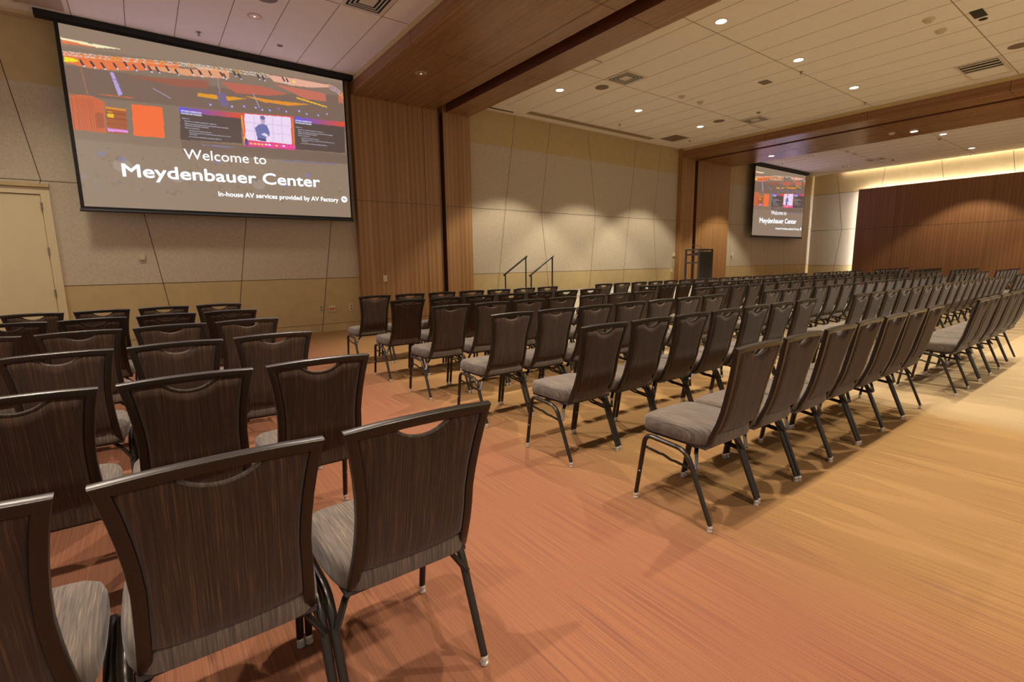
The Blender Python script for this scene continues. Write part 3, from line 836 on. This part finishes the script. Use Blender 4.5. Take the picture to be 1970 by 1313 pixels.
# ================================================================== STAGE, HANDRAILS, LECTERN
M_DECK = plain('stage_deck', srgb(150, 140, 125), 0.8)
M_SKIRT = plain('stage_skirt', srgb(232, 224, 208), 0.8, var=.03)
st = empty('stage', (6.96, 7.8, 0), 'low portable stage with white skirt along the wall, behind the front row', 'stage')
MB().box(0, 6.4, 0, 1.5, .52, .58).build('stage_deck', M_DECK, st, bevel=.004)
sk = MB()
for i in range(64):
    sk.add([(i*.1, -.006-.006*(i % 2), 0.005), ((i+1)*.1, -.006-.006*((i+1) % 2), .005), ((i+1)*.1, -.006-.006*((i+1) % 2), .535), (i*.1, -.006-.006*(i % 2), .535)], [(0, 1, 2, 3)])
sk.box(0, 6.4, -.016, -.006, .535, .578)
sk.build('skirt', M_SKIRT, st)
MB().box(.02, 6.38, -.019, -.016, .545, .551).build('edge_strip', M_BLACK, st)
for i in range(5):
    for j in (0.1, 1.35): MB().box(.1+1.5*i, .15+1.5*i, j, j+.05, 0.001, .52).build('leg', M_BLACK, st)
ss = empty('stage_steps', (6.30, 7.9, 0), 'portable steps at the left end of the stage between two handrails', 'steps')
for i in range(3):
    MB().box(.215*i, .215*i+.24, .03, .87, .145*(i+1)-.02, .145*(i+1)).build('tread', M_DECK, ss, bevel=.003)
for y in (0.03, .87): MB().add([(0, y-.01, .002), (.65, y-.01, .002), (.65, y-.01, .42), (0, y-.01, .12), (0, y+.01, .002), (.65, y+.01, .002), (.65, y+.01, .42), (0, y+.01, .12)], [(0, 1, 2, 3), (4, 7, 6, 5), (0, 4, 5, 1), (1, 5, 6, 2), (2, 6, 7, 3), (3, 7, 4, 0)]).build('side_panel', M_BLACK, ss)
for y, nm, dx in ((8.80, 'black sloping handrail of the stage steps, the left one close to the wall', 0.0), (7.90, 'black sloping handrail of the stage steps, the right one nearer the chairs', .0)):
    h = empty('handrail', (6.33+dx, y, 0), nm, 'handrail', 'handrails of the stage steps')
    MB().tube([(-.03, 0, 1.005), (.62, 0, 1.415)], .020, 10).build('rail', M_METAL, h, smooth=True)
    MB().tube([(.015, 0, .146), (.015, 0, 1.03)], .016, 10).build('post', M_BLACK, h, smooth=True)
    MB().tube([(.585, 0, .436), (.585, 0, 1.385)], .016, 10).build('post', M_BLACK, h, smooth=True)

lt = empty('lectern', (12.30, 7.95, .58), 'black lectern with open sides standing on the stage before the wood column', 'lectern')
f_ = MB(); w, d, h = .68, .46, 1.0; t = .045
for x in (0, w-t):
    for y in (0, d-t): f_.box(x, x+t, y, y+t, 0, h)
    f_.box(x, x+t, t, d-t, h-t, h); f_.box(x, x+t, t, d-t, .60, .645); f_.box(x, x+t, t, d-t, 0, t)
f_.box(t, w-t, 0, t, h-t*.8, h)
f_.box(t, w-t, d-t, d, 0, t)
f_.build('frame', plain('lectern_grey', srgb(66, 62, 62), .5), lt, bevel=.003)
MB().box(t, w-t, .004, .03, .03, .925).build('front_panel', M_DKPANEL, lt)
ds = MB().add([(t, .03, .925), (w-t, .03, .925), (w-t, d-.02, .845), (t, d-.02, .845), (t, .03, .885), (w-t, .03, .885), (w-t, d-.02, .825), (t, d-.02, .825)], [(0, 1, 2, 3), (7, 6, 5, 4), (0, 4, 5, 1), (1, 5, 6, 2), (2, 6, 7, 3), (3, 7, 4, 0)])
ds.build('reading_desk', M_BLACK, lt)
mc = empty('gooseneck_microphone', (12.60, 8.05, .58+.926), 'thin gooseneck microphone rising from the lectern desk', 'microphone')
MB().lathe([(.02, 0), (.02, .012), (.006, .016)], (0, 0, 0), 14).build('base', M_BLACK, mc, smooth=True)
MB().tube([(0, 0, .01), (-.01, .005, .09), (-.06, .03, .15), (-.14, .07, .175), (-.22, .10, .18)], .0045, 8).build('gooseneck', M_BLACK, mc, smooth=True)
MB().tube([(-.22, .10, .18), (-.30, .135, .18)], .011, 10).build('capsule', M_BLACK, mc, smooth=True)

# ================================================================== CEILING FITTINGS
M_LAMP = glow('lamp_lens', (1.0, .90, .76), 14.0)
M_LAMPOFF = plain('lamp_reflector', srgb(205, 175, 130), 0.25, .6)
M_DARKV = plain('duct_dark', (.012, .010, .008, 1), .8)
M_GLINT = glow('reflector_glint', (1.0, .85, .6), 1.6)  # faint glow added for the glint in the reflectors of unlit cans
def downlight(x, y, z, lit, label, power=0, blend=.28, size=94, color=WARM, group='recessed ceiling downlights', dim=0):
    d = empty('downlight', (x, y, z), label, 'ceiling light', group)
    MB().lathe([(.095, 0), (.095, -.004), (.078, -.006), (.076, .0)], (0, 0, -.0005), 28).build('trim_ring', M_WHITEP if lit else M_BEIGEP, d, smooth=True)
    if lit:
        MB().lathe([(.074, -.0075), (.02, -.0078)], (0, 0, -.0005), 24).build('lens', M_LAMP, d)
    else:
        MB().lathe([(.075, -.0065), (.06, -.0068), (.04, -.0072), (.018, -.0075)], (0, 0, -.0005), 24).build('reflector', M_LAMPOFF, d, smooth=True)
        MB().lathe([(.016, -.008), (.008, -.012)], (0, 0, -.0005), 16).build('bulb', M_GLINT, d)
    if power or dim:
        ld = bpy.data.lights.new('downlight_lamp', 'SPOT'); ld.energy = power or dim; ld.color = color
        if dim: size, blend = 125, .9
        soft = .28 if blend > .8 else .04
        ld.spot_size = math.radians(size); ld.spot_blend = blend; ld.shadow_soft_size = soft
        lo = bpy.data.objects.new('lamp', ld); COL.objects.link(lo); lo.parent = d; lo.location = (0, 0, -.06)
P_MID = 570
WH = ('first', 'second', 'third')
for j, (y, nm) in enumerate(((7.90, 'far row nearest the wall'), (4.42, 'middle row'), (.94, 'near row'), (-2.5, 'rearmost row'))):
    for i, x in enumerate((7.12, 9.55, 12.0)):
        downlight(x, y, HC, True, 'lit round downlight in the tan ceiling, %s from left, %s' % (WH[i], nm), P_MID*(.68 if y > 7 else 1))
downlight(1.61, 8.07, HC, False, 'dimmed round downlight in the mauve ceiling above the big screen', dim=90)
downlight(-.83, 8.07, HC, True, 'lit round downlight in the ceiling above the cream door', 230, blend=.85, size=120, color=(1, .90, .72))
downlight(-3.3, 8.07, HC, True, 'lit round downlight at the left end of the ceiling', 260, blend=.85, size=120, color=(1, .90, .72))
for y in (4.50, 1.05, -2.4):
    for x in (1.61, -.85):
        downlight(x, y, HC, True, 'lit round downlight in the near ceiling', 440, color=(1, .88, .76))
downlight(4.07, 7.96, SZ, False, 'barely glowing round downlight in the near wood beam')
for y in (4.45, .95): downlight(4.07, y, SZ, True, 'lit round downlight in the near wood beam above the chairs', 430)
downlight(15.94, 7.98, SZ, True, 'lit round downlight in the far wood beam above the lectern', 360)
downlight(16.05, 4.47, SZ, True, 'lit round downlight in the far wood beam, right one', 360)
downlight(16.05, .95, SZ, True, 'lit round downlight in the far wood beam beyond the frame', 420)
for i, x in enumerate((18.58, 21.74)):
    downlight(x, 4.49, HC, True, 'lit round downlight in the pinkish far ceiling, %s one' % ('left', 'right')[i], 420)
    downlight(x, .95, HC, True, 'lit round downlight in the far ceiling beyond the frame', 420)
    downlight(x, 7.95, HC, False, 'barely glowing round downlight in the far ceiling, %s one' % ('left', 'right')[i])

def diffuser(x, y, s, label, z=HC, cat='air vent'):
    d = empty('ceiling_diffuser', (x, y, z), label, cat, 'square ceiling air diffusers')
    h = s/2
    f = MB()
    for a, b in ((h, h-.05), (h-.085, h-.10), (h-.135, h-.15), (h-.185, h-.20)):
        if b < 0.03: break
        dz = 0 if a == h else .012
        for x0, x1, y0, y1 in ((-a, a, -a, -b), (-a, a, b, a), (-a, -b, -b, b), (b, a, -b, b)):
            f.box(x0, x1, y0, y1, -.012+dz*.2, -.001)
    f.build('louvre_frame', M_WHITEP, d)
    MB().box(-h+.04, h-.04, -h+.04, h-.04, -.0025, -.001).build('duct_opening', M_DARKV, d)
    MB().box(-.09, .09, -.09, .09, -.012, -.003).build('centre_plate', M_WHITEP, d)
diffuser(7.72, 6.71, .57, 'square air diffuser in the tan ceiling beside the round speaker, left one')
diffuser(12.60, 6.77, .57, 'square air diffuser in the tan ceiling above the far screen side')
diffuser(2.75, 6.79, .57, 'square air diffuser in the mauve ceiling at the top edge beside the beam')
diffuser(21.2, 6.92, .57, 'square air diffuser in the pinkish far ceiling')
# big open access vent near the second beam
av = empty('ceiling_vent', (12.9, 2.63, HC), 'large rectangular open ceiling vent beside the far wood beam', 'air vent')
f = MB()
for x0, x1, y0, y1 in ((-.6, .6, -.31, -.27), (-.6, .6, .27, .31), (-.6, -.56, -.27, .27), (.56, .6, -.27, .27), (.0, .03, -.27, .27)): f.box(x0, x1, y0, y1, -.014, -.001)
f.build('frame', M_WHITEP, av)
MB().box(-.56, .0, -.27, .27, -.003, -.001).build('duct_opening', M_DARKV, av)
MB().box(0.05, .54, -.25, .25, -.008, -.001).build('cover_plate', M_CEIL, av)
for i in range(3): MB().box(-.48+.17*i, -.43+.17*i, -.26, .26, -.010, -.003).build('louvre', M_WHITEP, av)

def round_fit(name, x, y, z, prof, mat, label, cat, group=None, n=28):
    o = MB().lathe(prof, (0, 0, 0), n).build(name, mat, smooth=True); o.location = (x, y, z-.0005)
    return tag(o, label, cat, group)
for x, y, lb in ((7.716, 7.315, 'round ceiling speaker beside the left square diffuser'), (11.945, 7.344, 'round ceiling speaker in the tan ceiling near the far beam'),
                 (12.0, 2.05, 'round ceiling speaker at the right edge above the big vent'), (1.646, 7.45, 'round ceiling speaker in the mauve ceiling at the top edge')):
    round_fit('ceiling_speaker', x, y, HC, [(.135, 0), (.135, -.006), (.12, -.010), (.02, -.012)], M_GRILLE, lb, 'speaker', 'round ceiling speakers')
round_fit('ceiling_speaker', 2.10, 8.87, HC, [(.045, 0), (.045, -.004), (.01, -.006)], M_GRILLE, 'small round grey disc in the mauve ceiling', 'speaker')
SM = [(.075, 0), (.075, -.012), (.055, -.030), (.045, -.045), (.02, -.050)]
for x, y, z, lb in ((10.188, 6.733, HC, 'round smoke detector in the tan ceiling, right of a pair near the beam side'), (9.521, 6.731, HC, 'round smoke detector in the tan ceiling, left of the far pair'),
                    (9.586, 2.638, HC, 'round smoke detector in the tan ceiling at upper right, upper of the pair'), (10.184, 2.638, HC, 'round smoke detector in the tan ceiling at upper right, lower of the pair'),
                    (18.678, 6.914, HC, 'round smoke detector in the pinkish ceiling, left of a pair'), (19.346, 6.939, HC, 'round smoke detector in the pinkish ceiling, right of a pair'),
                    (15.75, 4.85, SZ, 'round smoke detector on the far wood beam')):
    round_fit('smoke_detector', x, y, z, SM, M_BEIGEP, lb, 'smoke detector', 'ceiling smoke detectors')
for i, (x, y, z, lb) in enumerate(((10.07, 8.923, HC, 'in the tan ceiling near the panelled wall'), (10.181, 4.651, HC, 'beside the middle lit downlight'), (13.324, 4.666, HC, 'in the tan ceiling close to the far beam'),
                     (13.087, 8.933, HC, 'in the tan ceiling near the corner column'), (1.028, 9.062, HC, 'in the mauve ceiling above the big screen'), (4.169, 8.99, SZ, 'under the near wood beam'),
                     (16.1, 9.03, SZ, 'under the far wood beam by the column'), (19.0, 9.1, HC, 'in the pinkish ceiling above the far screen'), (23.0, 4.77, HC, 'in the pinkish ceiling near the far wall'), (21.65, 8.11, HC, 'in the pinkish ceiling between screen and far wall'))):
    s = empty('sprinkler_head', (x, y, z), 'small fire sprinkler head '+lb, 'sprinkler', 'fire sprinkler heads')
    MB().lathe([(.035, -.0005), (.035, -.004), (.012, -.008), (.010, -.030), (.006, -.034), (.006, -.045)], (0, 0, 0), 16).build('body', M_STEEL, s, smooth=True)
    MB().lathe([(.026, -.045), (.026, -.048)], (0, 0, 0), 12).build('deflector', M_STEEL, s)
def slab(name, x0, x1, y0, y1, z, mat, label, cat, th=.008, group=None):
    o = MB().box(-(x1-x0)/2, (x1-x0)/2, -(y1-y0)/2, (y1-y0)/2, -th, -.0005).build(name, mat); o.location = ((x0+x1)/2, (y0+y1)/2, z)
    return tag(o, label, cat, group)
slab('return_grille', 12.2, 12.8, 8.76, 9.30, HC, M_GRILLE, 'grey square return grille in the tan ceiling near the corner', 'air vent')
def perforated():
    M = MatB('perforated_grille', .6)
    ch = M.n('ShaderNodeTexVoronoi'); M.l(M.coord((70, 70, 70)), ch.inputs['Vector']); ch.inputs['Scale'].default_value = 1.0; ch.inputs['Randomness'].default_value = 0.0
    M.col(M.ramp(ch.outputs['Distance'], [(.25, srgb(70, 58, 48)), (.4, srgb(176, 160, 140))])); return M.m
g = empty('return_grille', (-.73, 9.11, HC), 'perforated return grille in the ceiling at the top left corner', 'air vent')
MB().box(-.25, .25, -.27, .27, -.006, -.001).build('perforated_plate', perforated(), g)
f = MB()
for x0, x1, y0, y1 in ((-.30, .30, -.31, -.27), (-.30, .30, .27, .31), (-.30, -.25, -.27, .27), (.25, .30, -.27, .27)): f.box(x0, x1, y0, y1, -.012, -.001)
f.build('frame', M_WHITEP, g)
sd = empty('slot_diffuser', (9.78, 9.42, HC), 'long pale slot diffuser in the tan ceiling along the wall', 'air vent')
MB().box(-2.25, 2.25, -.10, .10, -.004, -.0005).build('slot_plate', M_GRILLE_L if False else plain('slot_pale', srgb(158, 140, 112), .7), sd)
f = MB(); f.box(-2.27, 2.27, -.115, -.10, -.010, -.0005); f.box(-2.27, 2.27, .10, .115, -.010, -.0005)
f.build('frame', M_WHITEP, sd)
slab('slot_diffuser', 6.45, 7.25, 9.60, 9.66, HC, M_DARKV, 'short dark slot in the tan ceiling beside the near beam', 'air vent', .002)
for x0, x1, y0, y1, lb in ((6.06, 6.78, 6.43, 6.98, 'flat ceiling access panel with dark edge beside the near beam'), (12.89, 13.46, 7.07, 7.60, 'flat ceiling access panel with dark edge near the far beam')):
    a = empty('access_panel', ((x0+x1)/2, (y0+y1)/2, HC), lb, 'access panel')
    w, d = (x1-x0)/2, (y1-y0)/2
    MB().box(-w, w, -d, d, -.003, -.0005).build('shadow_gap', M_CJOINT, a)
    MB().box(-w+.018, w-.018, -d+.018, d-.018, -.006, -.003).build('panel', M_CEIL, a)
slab('emergency_light', 9.80, 10.12, 2.10, 2.24, HC, M_DKPANEL, 'dark twin square recessed fitting in the tan ceiling at upper right', 'ceiling light', .01)
round_fit('ceiling_sensor', 10.241, 2.17, HC, [(.05, 0), (.05, -.008), (.02, -.012)], M_DKPANEL, 'small dark round sensor beside the twin square fitting', 'sensor')
slab('ceiling_sensor', 10.05, 10.28, 5.22, 5.39, HC, M_GRILLE, 'small grey rectangular sensor in the tan ceiling between the lit downlights', 'sensor', .012)
for x, y, lb in ((12.05, 6.40, 'small chrome sensor beside the far square diffuser'), (19.22, 4.72, 'small chrome sensor beside the lit far downlight'), (21.79, 6.60, 'small chrome sensor beside the far ceiling diffuser')):
    round_fit('ceiling_sensor', x, y, HC, [(.045, 0), (.045, -.01), (.03, -.03), (.01, -.034)], M_STEEL, lb, 'sensor')

# ================================================================== WALL PLATES
def plate(name, x, z, y, w, h, mat, label, cat, th=.012, parts=None):
    e = empty(name, (x, y, z), label, cat)
    MB().box(-w/2, w/2, -th, 0, -h/2, h/2).build('cover_plate', mat, e, bevel=.002)
    for nm, px, pz, pw, ph, pm in (parts or []):
        MB().box(px-pw/2, px+pw/2, -th-.004, -th+.001, pz-ph/2, pz+ph/2).build(nm, pm, e)
    return e
plate('wall_socket', 2.682, .455, D, .075, .125, M_BEIGEP, 'beige double socket low on the wall, left of the dark joint', 'socket', parts=[('outlet', 0, .028, .04, .035, M_GRILLE), ('outlet', 0, -.028, .04, .035, M_GRILLE)])
plate('wall_socket', 2.887, .445, D, .13, .125, M_BEIGEP, 'wide wall plate with a row of orange jacks', 'socket', parts=[('jack', -.036+.024*i, -.008, .019, .032, M_ORANGE) for i in range(4)]+[('label_strip', 0, .03, .10, .018, M_WHITEP)])
plate('wall_socket', 3.262, .448, D, .075, .125, M_WHITEP, 'white double socket low on the wall beside the wood column', 'socket', parts=[('outlet', 0, .028, .04, .035, M_GRILLE), ('outlet', 0, -.028, .04, .035, M_GRILLE)])
plate('thermostat', .01, 1.445, D, .075, .085, M_BEIGEP, 'small cream box on the wall under the big screen', 'thermostat', .035)
plate('light_switch', 3.942, .996, CY, .075, .12, M_WHITEP, 'white light switch on the near wood column', 'light switch', parts=[('rocker', 0, 0, .034, .066, M_BEIGEP)])
plate('thermostat', 13.72, 1.46, D, .10, .12, M_WHITEP, 'white box on the wall left of the far wood column, upper one', 'thermostat', .04)
plate('light_switch', 13.66, .965, D, .08, .13, M_WHITEP, 'white switch on the wall left of the far column, lower one', 'light switch')
plate('thermostat', 17.17, 1.46, D, .10, .11, M_WHITEP, 'white box on the wall right of the far wood column', 'thermostat', .04, parts=[('button', .0, -.10, .05, .07, M_WHITEP)])
plate('light_switch', 22.46, .92, D, .08, .13, M_WHITEP, 'white switch on the wall under the far screen near the corner', 'light switch')
